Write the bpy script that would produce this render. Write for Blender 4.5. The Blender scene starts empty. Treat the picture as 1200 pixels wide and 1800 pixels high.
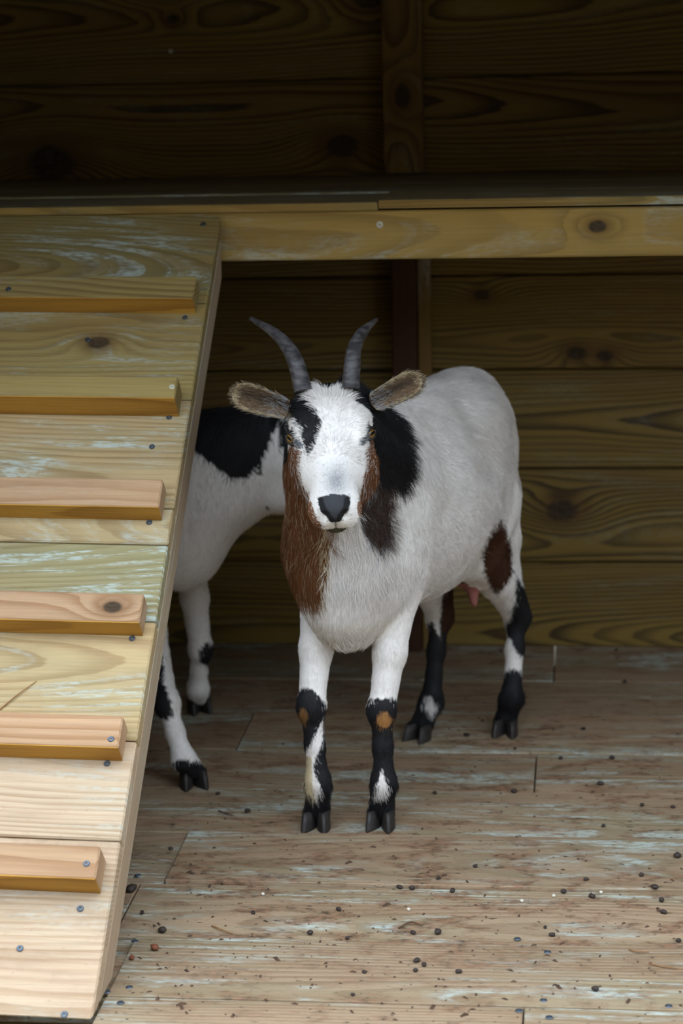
import bpy, bmesh, math, random
import numpy as np
from mathutils import Vector, Matrix

# ------------------------------------------------------------------ camera
FPX, YAW, PITCH, ROLL, CAMH = 3781.5, 0.11243, 0.21228, -0.02338, 1.07
def _cam_axes():
    cy, sy = math.cos(YAW), math.sin(YAW); cp, sp = math.cos(PITCH), math.sin(PITCH)
    r = np.array([cy, sy, 0.]); f = np.array([-sy, cy, 0.]); u = np.array([0, 0, 1.])
    f2 = f*cp - u*sp; u2 = u*cp + f*sp
    cr, sr = math.cos(ROLL), math.sin(ROLL)
    return r*cr + u2*sr, u2*cr - r*sr, f2
CR, CU, CF = _cam_axes()
CO = np.array([0, 0, CAMH])
def hit(px, py, ax, val):
    d = (px-600)/FPX*CR + (900-py)/FPX*CU + CF
    return CO + d*((val-CO[ax])/d[ax])
def at(px, py, Y): return hit(px, py, 1, Y)
def onfloor(px, py, z=0.0): return hit(px, py, 2, z)
def proj(P):
    v = np.asarray(P, float) - CO; d = v@CF
    return 600 + FPX*(v@CR)/d, 900 - FPX*(v@CU)/d

scene = bpy.context.scene
col = scene.collection
cam = bpy.data.cameras.new('camera'); camo = bpy.data.objects.new('camera', cam); col.objects.link(camo)
cam.sensor_fit = 'VERTICAL'; cam.sensor_height = 36.0; cam.lens = FPX/1800*36.0
M = Matrix.Identity(4)
for i in range(3):
    M[i][0] = CR[i]; M[i][1] = CU[i]; M[i][2] = -CF[i]; M[i][3] = CO[i]
camo.matrix_world = M
cam.clip_start = 0.05
cam.dof.use_dof = True; cam.dof.focus_distance = 2.72; cam.dof.aperture_fstop = 5.0
scene.camera = camo

# ------------------------------------------------------------------ sky and exposure
w = bpy.data.worlds.new('overcast_sky'); scene.world = w; w.use_nodes = True
bg = w.node_tree.nodes['Background']
# evenly clouded sky (CIE overcast): three times brighter overhead than at the horizon
wn = w.node_tree.nodes; wl = w.node_tree.links
_tc = wn.new('ShaderNodeTexCoord'); _sp = wn.new('ShaderNodeSeparateXYZ'); wl.new(_tc.outputs['Generated'], _sp.inputs[0])
_mr = wn.new('ShaderNodeMapRange'); wl.new(_sp.outputs[2], _mr.inputs[0])
for _i, _v in ((1, 0.), (2, 1.), (3, .45), (4, 1.35)): _mr.inputs[_i].default_value = _v
bg.inputs['Color'].default_value = (0.77, 0.885, 1.0, 1); wl.new(_mr.outputs[0], bg.inputs['Strength'])
scene.view_settings.view_transform = 'Standard'; scene.view_settings.look = 'None'
scene.view_settings.gamma = 1.0; scene.view_settings.use_curve_mapping = False
scene.view_settings.exposure = 1.95

rng = np.random.default_rng(7); random.seed(7)
def lin(*c):
    out = []
    for v in c:
        v /= 255.0
        out.append(v/12.92 if v <= 0.04045 else ((v+0.055)/1.055)**2.4)
    return tuple(out)

# ------------------------------------------------------------------ materials
def new_mat(name):
    m = bpy.data.materials.new(name); m.use_nodes = True
    nt = m.node_tree; b = nt.nodes['Principled BSDF']
    return m, nt, b
class NT:
    def __init__(s, nt): s.nt = nt
    def n(s, t, **kw):
        nd = s.nt.nodes.new(t)
        for k, v in kw.items(): setattr(nd, k, v)
        return nd
    def put(s, sock, v):
        if hasattr(v, 'links'): s.nt.links.new(v, sock)
        else: sock.default_value = v
    def m(s, op, a, b=None, c=None, clamp=False):
        nd = s.n('ShaderNodeMath', operation=op, use_clamp=clamp)
        s.put(nd.inputs[0], a)
        if b is not None: s.put(nd.inputs[1], b)
        if c is not None: s.put(nd.inputs[2], c)
        return nd.outputs[0]
    def vm(s, op, a, b=None):
        nd = s.n('ShaderNodeVectorMath', operation=op); s.put(nd.inputs[0], a)
        if b is not None: s.put(nd.inputs[1], b)
        return nd.outputs[0]
    def mix(s, f, a, b, mode='MIX'):
        nd = s.n('ShaderNodeMix', data_type='RGBA', blend_type=mode)
        s.put(nd.inputs[0], f); s.put(nd.inputs[6], a); s.put(nd.inputs[7], b)
        return nd.outputs[2]
    def noise(s, vec, scale, detail=3, rough=.55):
        nd = s.n('ShaderNodeTexNoise'); s.put(nd.inputs['Vector'], vec)
        nd.inputs['Scale'].default_value = scale; nd.inputs['Detail'].default_value = detail
        nd.inputs['Roughness'].default_value = rough
        return nd.outputs['Fac']
    def ss(s, v, a, b, lo=0., hi=1.):
        nd = s.n('ShaderNodeMapRange', interpolation_type='SMOOTHSTEP'); s.put(nd.inputs[0], v)
        nd.inputs[1].default_value = a; nd.inputs[2].default_value = b
        nd.inputs[3].default_value = lo; nd.inputs[4].default_value = hi
        return nd.outputs[0]
    def attr(s, name):
        nd = s.n('ShaderNodeAttribute', attribute_type='OBJECT', attribute_name=name); return nd
    def sep(s, v):
        nd = s.n('ShaderNodeSeparateXYZ'); s.put(nd.inputs[0], v); return nd.outputs
    def comb(s, x, y, z):
        nd = s.n('ShaderNodeCombineXYZ'); s.put(nd.inputs[0], x); s.put(nd.inputs[1], y); s.put(nd.inputs[2], z); return nd.outputs[0]

def make_wood(name):
    """sawn pine: growth rings of a log cut by the board, knots, mint-green preservative, dirt.
    Every board carries its own grain in object properties: off, pith, lc, dc, fx, k1..k3"""
    m, nt, b = new_mat(name); N = NT(nt)
    tc = N.n('ShaderNodeTexCoord').outputs['Object']
    p = N.vm('ADD', tc, N.attr('off').outputs['Vector'])
    rx, ry, rz = N.sep(tc); ax, ay, az = N.sep(p)
    pith = N.sep(N.attr('pith').outputs['Vector'])         # cy, depth, slope
    fx = N.sep(N.attr('fx').outputs['Vector'])             # mint, dirt, contrast
    lc = N.attr('lc').outputs['Color']; dc = N.attr('dc').outputs['Color']
    v1 = N.vm('MULTIPLY', p, (1.3, 4., 4.)); v2 = N.vm('MULTIPLY', N.vm('ADD', p, (7.3, 2.1, 5.5)), (1.1, 3., 3.))
    n1 = N.m('SUBTRACT', N.noise(v1, 1.0, 2), .5); n2 = N.m('SUBTRACT', N.noise(v2, 1.0, 1), .5)
    yy = N.m('ADD', N.m('SUBTRACT', ry, pith[0]), N.m('MULTIPLY', n1, .06))
    zz = N.m('ADD', N.m('ADD', N.m('SUBTRACT', rz, pith[1]), N.m('MULTIPLY', rx, pith[2])), N.m('MULTIPLY', n2, .07))
    r = N.m('SQRT', N.m('ADD', N.m('MULTIPLY', yy, yy), N.m('MULTIPLY', zz, zz)))
    core = None; halo = None
    wob = N.m('MULTIPLY', N.m('SUBTRACT', N.noise(N.vm('MULTIPLY', p, (25., 40., 40.)), 1., 2), .5), .5)
    for k in ('k1', 'k2', 'k3'):
        kx, ky, ks = N.sep(N.attr(k).outputs['Vector'])
        ksafe = N.m('MAXIMUM', ks, 0.0008)
        dx = N.m('DIVIDE', N.m('SUBTRACT', rx, kx), N.m('MULTIPLY', ksafe, 1.5))
        dy = N.m('DIVIDE', N.m('SUBTRACT', ry, ky), ksafe)
        d = N.m('ADD', N.m('SQRT', N.m('ADD', N.m('MULTIPLY', dx, dx), N.m('MULTIPLY', dy, dy))), wob)
        dx2 = N.m('MULTIPLY', dx, .33); dd = N.m('ADD', N.m('MULTIPLY', dx2, dx2), N.m('MULTIPLY', N.m('MULTIPLY', dy, dy), .2))
        g = N.m('POWER', 2.718, N.m('MULTIPLY', dd, -1.))
        r = N.m('ADD', r, N.m('MULTIPLY', g, N.m('MULTIPLY', ks, 1.5)))
        c_ = N.ss(d, .7, 1.15, 1., 0.); h_ = N.ss(d, .8, 2.6, 1., 0.)
        core = c_ if core is None else N.m('MAXIMUM', core, c_)
        halo = h_ if halo is None else N.m('MAXIMUM', halo, h_)
    fine = N.m('SUBTRACT', N.noise(N.vm('MULTIPLY', p, (6., 60., 60.)), 1., 3), .5)
    ph = N.m('ADD', N.m('MULTIPLY', r, 165.), N.m('MULTIPLY', fine, .55))
    saw = N.m('FRACT', ph)
    late = N.m('MULTIPLY', N.ss(saw, .25, .9), N.ss(saw, .92, 1.0, 1., 0.))
    ringv = N.noise(N.comb(N.m('MULTIPLY', r, 60.), N.m('MULTIPLY', ax, .6), 3.3), 1., 2)
    late = N.m('MULTIPLY', late, N.ss(ringv, .25, .65, .25, 1.))
    late = N.m('MULTIPLY', late, fx[2])
    fib = N.noise(N.vm('MULTIPLY', p, (9., 420., 420.)), 1., 2)
    blot = N.noise(N.vm('MULTIPLY', p, (1.7, 9., 9.)), 1., 3)
    c = N.mix(late, lc, dc)
    c = N.mix(N.ss(blot, .42, .72, 0., .38), c, N.mix(.5, dc, (.16, .075, .02, 1)))
    c = N.mix(N.m('MULTIPLY', N.ss(fib, .3, .75), .22), c, N.mix(.75, c, (0.05, .035, .02, 1)))
    # pale green preservative salts lying along the grain
    s1 = N.noise(N.vm('MULTIPLY', N.vm('ADD', p, (3., 8., 1.)), (2.2, 11., 11.)), 1., 4, .6)
    s2 = N.noise(N.vm('MULTIPLY', N.comb(ax, N.m('MULTIPLY', r, 3.), 0.3), (7., 60., 1.)), 1., 4, .65)
    mint = N.m('MULTIPLY', N.ss(s1, .44, .62), N.ss(s2, .48, .60))
    s3 = N.noise(N.vm('MULTIPLY', p, (70., 260., 260.)), 1., 3, .6)
    mint = N.m('MULTIPLY', N.m('MULTIPLY', mint, fx[0], clamp=True), N.ss(s3, .36, .60, .15, 1.))
    c = N.mix(N.m('MULTIPLY', mint, .85), c, (.50, .56, .54, 1))
    c = N.mix(N.m('MULTIPLY', N.m('MULTIPLY', N.ss(s1, .38, .62), .40), N.m('MINIMUM', fx[0], 1.)), c, N.mix(.55, c, (.17, .23, .13, 1)))
    c = N.mix(N.m('MULTIPLY', halo, .6), c, N.mix(.6, dc, (.10, .04, .012, 1)))
    kring = N.m('FRACT', N.m('MULTIPLY', N.noise(N.vm('MULTIPLY', p, (30., 50., 50.)), 1., 2), 6.))
    c = N.mix(N.m('MULTIPLY', core, .9), c, N.mix(kring, (.014, .009, .004, 1), (.055, .035, .017, 1)))
    # trodden dirt and manure
    d1 = N.noise(N.vm('MULTIPLY', p, (16., 34., 34.)), 1., 5, .7)
    d2 = N.noise(N.vm('MULTIPLY', p, (80., 130., 130.)), 1., 3, .6)
    d0 = N.noise(N.vm('MULTIPLY', p, (2.5, 4., 4.)), 1., 2)
    dm = N.m('MULTIPLY', N.m('MULTIPLY', N.ss(d1, .47, .64), N.ss(d0, .3, .65, .35, 1.)), fx[1], clamp=True)
    c = N.mix(N.m('MULTIPLY', dm, .8), c, N.mix(N.ss(d2, .4, .6), (.23, .115, .065, 1), (.10, .055, .03, 1)))
    sp = N.m('MULTIPLY', N.ss(d2, .66, .70), fx[1], clamp=True)
    c = N.mix(N.m('MULTIPLY', sp, .8), c, (.028, .018, .012, 1))
    nt.links.new(c, b.inputs['Base Color'])
    b.inputs['Roughness'].default_value = .72; b.inputs['Specular IOR Level'].default_value = .3
    bp = N.n('ShaderNodeBump'); bp.inputs['Strength'].default_value = .35; bp.inputs['Distance'].default_value = .002
    hgt = N.m('ADD', fib, N.m('MULTIPLY', N.ss(d2, .55, .75), N.m('MULTIPLY', fx[1], 1.2)))
    nt.links.new(hgt, bp.inputs['Height']); nt.links.new(bp.outputs[0], b.inputs['Normal'])
    return m
WOOD = make_wood('sawn_pine')

def plain(name, colr, rough=.6, var=.25, scale=60., metallic=0.):
    m, nt, b = new_mat(name); N = NT(nt)
    tc = N.n('ShaderNodeTexCoord').outputs['Object']
    f = N.noise(tc, scale, 3)
    c2 = tuple(v*(1-var) for v in colr)+(1,)
    nt.links.new(N.mix(N.ss(f, .3, .7), colr+(1,), c2), b.inputs['Base Color'])
    b.inputs['Roughness'].default_value = rough; b.inputs['Metallic'].default_value = metallic
    return m
M_SCREW = plain('dull_steel', lin(95, 105, 118), .45, .4, 300., .7)
M_ZINC = plain('pale_zinc', lin(205, 200, 185), .5, .25, 300., .1)
M_DUNG = plain('dark_dung', lin(50, 38, 32), .7, .5, 220.)
M_DUNG2 = plain('reddish_dung', lin(120, 66, 40), .8, .4, 220.)
M_LITTER = plain('dry_litter', lin(84, 60, 42), .9, .5, 90.)
M_STRAW = plain('dry_stalk', lin(150, 105, 62), .8, .3, 90.)
M_WHITEBIT = plain('white_grain', lin(214, 206, 190), .8, .2, 90.)
M_GRASS = plain('trodden_earth', lin(98, 90, 66), .9, .4, 9.)

# ------------------------------------------------------------------ object helpers
def link(name, data, parent=None, loc=None):
    o = bpy.data.objects.new(name, data); col.objects.link(o)
    if parent is not None: o.parent = parent
    if loc is not None: o.location = loc
    return o
def empty(name, loc=(0, 0, 0)):
    o = link(name, None); o.location = loc; o.empty_display_size = .1; return o
def tag(o, label=None, cat=None, group=None, kind=None):
    if label: o['label'] = label
    if cat: o['category'] = cat
    if group: o['group'] = group
    if kind: o['kind'] = kind
    return o
def mesh_np(name, V, Fq, mats, smooth=True):
    me = bpy.data.meshes.new(name)
    me.from_pydata([tuple(v) for v in V], [], [tuple(f) for f in Fq])
    for m_ in (mats if isinstance(mats, (list, tuple)) else [mats]): me.materials.append(m_)
    if smooth: me.polygons.foreach_set('use_smooth', [True]*len(me.polygons))
    me.update(); return me
def frame(x, z):
    x = Vector(x).normalized(); z = Vector(z).normalized(); y = z.cross(x).normalized(); z = x.cross(y)
    m_ = Matrix.Identity(4)
    for i in range(3): m_[i][0] = x[i]; m_[i][1] = y[i]; m_[i][2] = z[i]
    return m_

TONE = {  # light wood, late-wood
    'ramp': (lin(198, 172, 144), lin(150, 114, 80)),
    'rampy': (lin(154, 132, 80), lin(100, 77, 40)),
    'rampg': (lin(150, 136, 98), lin(112, 94, 58)),
    'rampm': (lin(180, 155, 114), lin(132, 101, 62)),
    'cleat': (lin(188, 152, 118), lin(150, 106, 70)),
    'edge': (lin(184, 136, 56), lin(138, 92, 30)),
    'floor': (lin(162, 136, 110), lin(104, 79, 56)),
    'shelf': (lin(166, 150, 112), lin(116, 100, 68)),
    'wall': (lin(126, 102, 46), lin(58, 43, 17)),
    'beam': (lin(166, 134, 70), lin(120, 92, 40)),
    'stud': (lin(124, 96, 48), lin(72, 52, 23)),
    'studred': (lin(66, 36, 22), lin(44, 24, 13)),
}
def board(name, parent, c, xdir, ndir, L, W, T, tone='wall', fx=(.5, 0, .9), knots=(), pith=None, bev=.0022, shade=1., origin=(0, 0, 0), taper=None):
    """a plank: local X along its length, Y across, Z out of its face"""
    bm = bmesh.new(); bmesh.ops.create_cube(bm, size=1.0)
    for v in bm.verts: v.co = Vector((v.co.x*L, v.co.y*W, v.co.z*T))
    if taper: taper(bm)
    bmesh.ops.bevel(bm, geom=list(bm.edges), offset=bev, segments=1, affect='EDGES')
    bmesh.ops.triangulate(bm, faces=[f for f in bm.faces if len(f.verts) > 4])
    me = bpy.data.meshes.new(name); bm.to_mesh(me); bm.free(); me.materials.append(WOOD)
    o = link(name, me, parent)
    mm = frame(xdir, ndir); mm.translation = Vector(c)-Vector(origin); o.matrix_local = mm
    lc, dc = TONE[tone]; j = 1+random.uniform(-.10, .10)
    o['off'] = [random.uniform(-20, 20) for _ in range(3)]
    o['pith'] = list(pith) if pith else [random.uniform(-.5, .5)*W, -random.uniform(.03, .10), random.uniform(-.05, .05)]
    o['lc'] = [v*j*shade for v in lc]; o['dc'] = [v*j*shade for v in dc]; o['fx'] = list(fx)
    for i in range(3): o['k%d' % (i+1)] = list(knots[i]) if i < len(knots) else [50., 50., 0.]
    return o

_scr = {}
def screw(parent, c, n, r=.0042, mat=None, origin=(0, 0, 0), name='screw'):
    """countersunk screw head with a cross recess"""
    key = (round(r, 5), mat.name if mat else 'd')
    if key not in _scr:
        bm = bmesh.new(); K = 12
        def ring(rr, z): return [bm.verts.new((rr*math.cos(2*math.pi*i/K), rr*math.sin(2*math.pi*i/K), z)) for i in range(K)]
        a = ring(r, 0); b_ = ring(r*.86, r*.18); cc = ring(r*.34, r*.16); dd = ring(r*.2, -r*.3)
        for A, B in ((a, b_), (b_, cc), (cc, dd)):
            for i in range(K): bm.faces.new((A[i], A[(i+1) % K], B[(i+1) % K], B[i]))
        bm.faces.new(dd)
        me = bpy.data.meshes.new('screw'); bm.to_mesh(me); bm.free(); me.materials.append(mat or M_SCREW); _scr[key] = me
    o = link(name, _scr[key], parent); n = Vector(n).normalized()
    x = n.orthogonal(); x.rotate(Matrix.Rotation(random.uniform(0, 3), 3, n))
    mm = frame(x, n); mm.translation = Vector(c)-Vector(origin); o.matrix_local = mm
    return o

# ------------------------------------------------------------------ the setting
WALLY = 3.779; XL, XR = -1.12, 1.45; ROOFY = 2.46; ROOFZ = 1.225
floor = tag(empty('floor'), 'weathered plank floor of the goat shelter', None, None, 'structure')
rows = [(2.09, 2.279, [-.547, -.062], .0), (2.279, 2.452, [XL, -.546], .001), (2.452, 2.627, [XL, -.575], -.001), (2.627, 2.810, [XL, -.5435], .004),
        (2.810, 2.998, [XL], .001), (2.998, 3.175, [XL, -.065], .0), (3.175, 3.366, [XL, -.533], .002), (3.366, 3.562, [XL], 0.), (3.562, WALLY+.022, [XL, -.043], .001)]
FK = {(3, 1): [(-.13, -.05, .010)]}
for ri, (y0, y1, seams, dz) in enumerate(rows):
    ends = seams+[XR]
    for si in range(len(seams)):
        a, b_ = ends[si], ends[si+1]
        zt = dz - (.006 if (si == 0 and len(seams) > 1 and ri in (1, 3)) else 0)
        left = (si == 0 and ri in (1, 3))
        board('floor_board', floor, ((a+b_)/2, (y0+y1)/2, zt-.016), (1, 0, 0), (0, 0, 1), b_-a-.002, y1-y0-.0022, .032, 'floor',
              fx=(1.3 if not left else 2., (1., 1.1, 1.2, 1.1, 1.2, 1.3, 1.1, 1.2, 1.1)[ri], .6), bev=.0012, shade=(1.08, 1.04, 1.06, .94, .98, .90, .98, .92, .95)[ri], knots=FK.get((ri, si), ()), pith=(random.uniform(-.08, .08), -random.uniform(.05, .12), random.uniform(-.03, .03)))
board('subfloor', floor, ((XL+XR)/2, 2.955, -.045), (1, 0, 0), (0, 0, 1), XR-XL, 1.66, .018, 'wall', origin=(0, 0, 0))
# screws in the floor
for px, py in [(237, 1656), (188, 1745), (242, 1540), (227, 1737), (212, 1764), (962, 1675), (955, 1760), (912, 1778), (909, 1652), (965, 1790), (1175, 1770)]:
    p = onfloor(px, py); screw(floor, (p[0], p[1], .0012), (0, 0, 1), .0045)

wall = tag(empty('wall_back', (0, WALLY, 0)), 'dark horizontal plank back wall of the shelter', None, None, 'structure')
zed = [0.0, .158, .329, .508, .675, .851, 1.017, 1.195]
WO = (0, WALLY, 0)
WK = {1: [(-.03, .01, .020)], 2: [], 3: [], 5: [(-.41, -.03, .020), (-.93, -.05, .03)], 6: [(-.72, .075, .018), (-.70, .02, .008), (-.36, .045, .018)], 4: [(-.42, .03, .018)]}
for i in range(len(zed)-1):
    z0, z1 = zed[i], zed[i+1]; cx = (XL+XR)/2
    kn = [(k[0]-cx, k[1], k[2]) for k in WK.get(i, [])]
    if i == 2: kn = [(-.30-cx, .03, .015)]
    if i == 3: kn = [(-.005-cx, -.055, .012), (.045-cx, -.06, .010), (-.17-cx, .05, .010)]
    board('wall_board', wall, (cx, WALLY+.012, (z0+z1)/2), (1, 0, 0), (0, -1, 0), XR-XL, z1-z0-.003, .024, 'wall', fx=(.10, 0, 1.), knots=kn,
          pith=(random.uniform(-.05, .05), -random.uniform(.03, .07), random.uniform(-.03, .03)), origin=WO)
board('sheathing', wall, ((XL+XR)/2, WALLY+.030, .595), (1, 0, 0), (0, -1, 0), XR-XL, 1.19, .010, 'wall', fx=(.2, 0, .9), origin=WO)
board('top_plate', wall, ((XL+XR)/2, WALLY-.02, 1.18), (1, 0, 0), (0, -1, 0), XR-XL, .034, .04, 'stud', origin=WO)
board('corner_post', wall, (XL+.02, WALLY-.02, .58), (0, 0, 1), (0, -1, 0), 1.15, .038, .038, 'stud', origin=WO)
board('corner_post', wall, (XR-.02, WALLY-.02, .58), (0, 0, 1), (0, -1, 0), 1.15, .038, .038, 'stud', origin=WO)
# studs on the wall above and below the shelf
board('stud', wall, (-.301, WALLY-.018, (1.16+.856)/2), (0, 0, 1), (0, -1, 0), 1.16-.856, .069, .036, 'stud', fx=(.1, 0, .9), knots=[(-.02, 0.0, .014)], pith=(.01, -.05, .02), origin=WO)
board('stud', wall, (-.304, WALLY-.022, .415), (0, 0, 1), (0, -1, 0), .83, .043, .044, 'studred', fx=(.0, 0, .6), origin=WO)
board('stud', wall, (-.270, WALLY-.014, .415), (0, 0, 1), (0, -1, 0), .83, .023, .028, 'stud', fx=(.5, 0, .7), origin=WO)
p = at(300, 90, WALLY-.001); screw(wall, p, (0, -1, 0), .004, M_ZINC, WO)

for nm, X, s in (('wall_left', XL, 1), ('wall_right', XR, -1)):
    r_ = tag(empty(nm, (X, 3.1, 0)), 'plank side wall of the shelter', None, None, 'structure')
    for i in range(len(zed)-1):
        z0, z1 = zed[i], zed[i+1]
        if i == 0: board('sheathing', r_, (X-s*.030, (2.3+WALLY)/2, .595), (0, 1, 0), (s, 0, 0), WALLY-2.3, 1.19, .010, 'wall', origin=(X, 3.1, 0))
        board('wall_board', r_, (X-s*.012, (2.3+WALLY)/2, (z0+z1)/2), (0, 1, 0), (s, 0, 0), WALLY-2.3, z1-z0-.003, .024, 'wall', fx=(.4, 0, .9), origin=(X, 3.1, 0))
    board('top_plate', r_, (X+s*.015, (2.3+WALLY)/2, 1.18), (0, 1, 0), (s, 0, 0), WALLY-2.3-.05, .036, .03, 'stud', origin=(X, 3.1, 0))
roof = tag(empty('ceiling', (0, 3.1, ROOFZ)), 'plank roof over the shelter', None, None, 'structure')
nb = 8; y0 = ROOFY; wd = (WALLY+.03-y0)/nb
for i in range(nb):
    yc = y0+wd*(i+.5); board('roof_board', roof, ((XL+XR)/2, yc, ROOFZ+.012-.02*(yc-y0)), (1, 0, 0), (0, -.02, -1), XR-XL+.1, wd+.002, .024, 'wall', fx=(.3, 0, .9), origin=(0, 3.1, ROOFZ))
board('fascia', roof, ((XL+XR)/2, ROOFY-.012, 1.205), (1, 0, 0), (0, -1, 0), XR-XL+.1, .11, .022, 'ramp', fx=(.5, 0, .7), origin=(0, 3.1, ROOFZ))
g = mesh_np('ground', [(-12, -12, -.12), (12, -12, -.12), (12, 12, -.12), (-12, 12, -.12)], [(0, 1, 2, 3)], M_GRASS, False)
tag(link('ground', g), 'bare trodden ground outside the shelter', None, None, 'structure')

# board fence added behind the camera, unseen, to block the low sky
fence = tag(empty('sky_block_fence', (0, -2.4, -.12)), 'tall board fence added out of view behind the camera to block the low sky', None, None, 'structure')
for i in range(42):
    board('sky_block_board', fence, (-4.2+i*.2, -2.4, 1.03), (0, 0, 1), (0, 1, 0), 2.3, .197, .022, 'stud', fx=(.5, .2, .9), origin=(0, -2.4, -.12))
for zr in (.5, 1.7): board('sky_block_rail', fence, (0, -2.43, zr), (1, 0, 0), (0, -1, 0), 8.4, .09, .04, 'stud', origin=(0, -2.4, -.12))

# ------------------------------------------------------------------ raised sleeping shelf
SH = (-.3, 3.45, .77)
shelf = tag(empty('sleeping_shelf', SH), 'raised plank sleeping shelf with a front beam above the standing goat', 'shelf')
SY = 3.14; sz = .853
stp = at(664, 352, SY)[0]
for y0, y1, ends in ((SY-.001, 3.33, [XL+.045, stp, XR-.045]), (3.33, 3.52, [XL+.045, XR-.045]), (3.52, WALLY-.003, [XL+.045, XR-.045])):
    for i in range(len(ends)-1):
        a, b_ = ends[i], ends[i+1]
        low = (len(ends) == 3 and i == 0)
        zt = sz-(.003 if low else 0)
        if len(ends) == 2 or not low: zb = .8405
        else: zb = .838
        if len(ends) == 2:  # notched around the stud
            pass
        board('shelf_board', shelf, ((a+b_)/2, (y0+y1)/2, (zt+zb)/2), (1, 0, 0), (0, 0, 1), b_-a-.001, y1-y0-.003, zt-zb, 'shelf', fx=(1.2, .3, .8), bev=.0012, origin=SH)
        if len(ends) == 3:
            board('sawn_edge', shelf, ((a+b_)/2, y0+.0006, (zt+zb)/2), (1, 0, 0), (0, -1, 0), b_-a-.002, zt-zb-.001, .0016, 'beam', fx=(.8, .1, .7), bev=.0003, origin=SH)
bz0, bz1 = .767, .8375
beam = board('front_beam', shelf, ((XL+XR)/2, SY+.022, (bz0+bz1)/2), (1, 0, 0), (0, -1, 0), XR-XL-.09, bz1-bz0, .044, 'beam', fx=(.5, 0, .75), knots=[(at(1050, 405, SY)[0]-(XL+XR)/2, .008, .009)], pith=(.0, -.09, .01), origin=SH)
for zb_ in (0,):
    board('back_ledger', shelf, ((XL+XR)/2, WALLY-.066, .818), (1, 0, 0), (0, -1, 0), XR-XL-.09, .044, .034, 'beam', origin=SH)
p = at(667, 395, SY-.0005); bl = (p[0]-(XL+XR)/2, p[2]-(bz0+bz1)/2, .0222)
screw(beam, bl, (0, 0, 1), .0052, M_ZINC)
for px, py in ((690, 344), (372, 357), (820, 349)):
    p = hit(px, py, 2, sz+.0003); screw(shelf, p, (0, 0, 1), .004, None, SH)

# ------------------------------------------------------------------ ramp
RT = at(388, 378, 3.126); RB = np.array([-.548, 2.213, 0.0])
ru = RB-RT; RLEN = np.linalg.norm(ru); ru = ru/RLEN
rx = np.array([1., 0, 0]) - np.array([1., 0, 0]).dot(ru)*ru; rx /= np.linalg.norm(rx)
rn = np.cross(ru, rx); rn = rn if rn[2] > 0 else -rn
RW = .56
def ramp_u(py, h=0.0):
    lo, hi = -.1, RLEN+.2
    for _ in range(50):
        mid = (lo+hi)/2
        if proj(RT+ru*mid+rn*h)[1] < py: lo = mid
        else: hi = mid
    return (lo+hi)/2
def ramp_hit(px, py, h=0.0):
    d = (px-600)/FPX*CR + (900-py)/FPX*CU + CF
    t = ((RT+rn*h-CO)@rn)/(d@rn); return CO+d*t
RO = tuple((RT+RB)/2 - rx*RW/2 - np.array([0, 0, (RT[2])/2]))
ramp = tag(empty('goat_ramp', RO), 'sloping pine ramp with cross cleats leading up to the sleeping shelf', 'ramp')
DT = .022
RYS = 1 if Vector(rn).cross(Vector(rx)).dot(Vector(ru)) > 0 else -1
joints = [378, 532, 702, 893, 957, 1092, 1302, 1478, 1795]
us = [0.0]+[ramp_u(v) for v in joints[1:-1]]+[RLEN]
tones = ['rampy', 'rampy', 'rampm', 'rampm', 'rampg', 'rampm', 'ramp', 'ramp']
rk = {1: [(.135, .012, .011)], 0: [], 7: []}
mints = [1.5, .7, 1.5, .6, 1.4, .9, .6, .35]
for i in range(8):
    a, b_ = us[i], us[i+1]
    c = RT+ru*(a+b_)/2-rx*RW/2-rn*DT/2
    board('ramp_board', ramp, c, rx, rn, RW, b_-a-.0018, DT, tones[i], fx=(mints[i], .12 if i < 7 else .3, .6), knots=rk.get(i, ()),
          taper=(lambda bm: [setattr(v.co, 'y', v.co.y+(.021 if RYS > 0 else -.021)) for v in bm.verts if v.co.z < 0 and v.co.y*RYS < 0]) if i == 0 else (lambda bm: [setattr(v.co, 'y', v.co.y-RYS*.025) for v in bm.verts if v.co.z < 0 and v.co.y*RYS > 0]) if i == 7 else None,
          pith=((-.02, .06, -.03, .0, .1, .03, .05, -.12)[i], -(.035, .12, .03, .15, .08, .05, .05, .09)[i], (.05, .01, .05, 0., .02, .03, .04, .0)[i]), origin=RO)
cle = [(485, 525, 551), (662, 700, 732), (842, 892, 915), (1043, 1095, 1118), (1258, 1315, 1338), (1488, 1546, 1571)]
ctone = ['rampy', 'rampy', 'cleat', 'cleat', 'cleat', 'cleat']
def cleat_mesh(o):
    me = o.data
    me.materials.append(EDGE)
EDGE = WOOD
for i, (t0, t1, t2) in enumerate(cle):
    u1 = ramp_u(t2)
    lo, hi = 0.0, .08
    for _ in range(40):
        mid = (lo+hi)/2
        if proj(RT+ru*u1+rn*mid)[1] > t1: lo = mid
        else: hi = mid
    h = lo
    u0 = ramp_u(t0, h)
    Lc = RW-.026
    c = RT+ru*(u0+u1)/2-rx*(RW/2)+rn*h/2
    o = board('cleat', ramp, c, rx, rn, Lc, u1-u0, h, ctone[i], fx=(.2, .08, .7), pith=(random.uniform(-.1, .1), -.12, 0), origin=RO,
              knots=[(.23, .0, .009)] if i == 3 else ())
    # freshly sawn lower edge, a thin strip of its own colour
    e = board('sawn_edge', o, (0, 0, 0), (1, 0, 0), (0, 1, 0), Lc-.0005, h-.0006, .0016, 'edge', fx=(.0, .0, .8), pith=(0, -.06, .01), bev=.0003)
    s_ = -1 if (frame(rx, rn).to_3x3() @ Vector((0, 1, 0))).dot(Vector(ru)) < 0 else 1
    mm = frame((1, 0, 0), (0, s_, 0)); mm.translation = Vector((0, s_*((u1-u0)/2-.0002), 0)); e.matrix_local = mm
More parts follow.
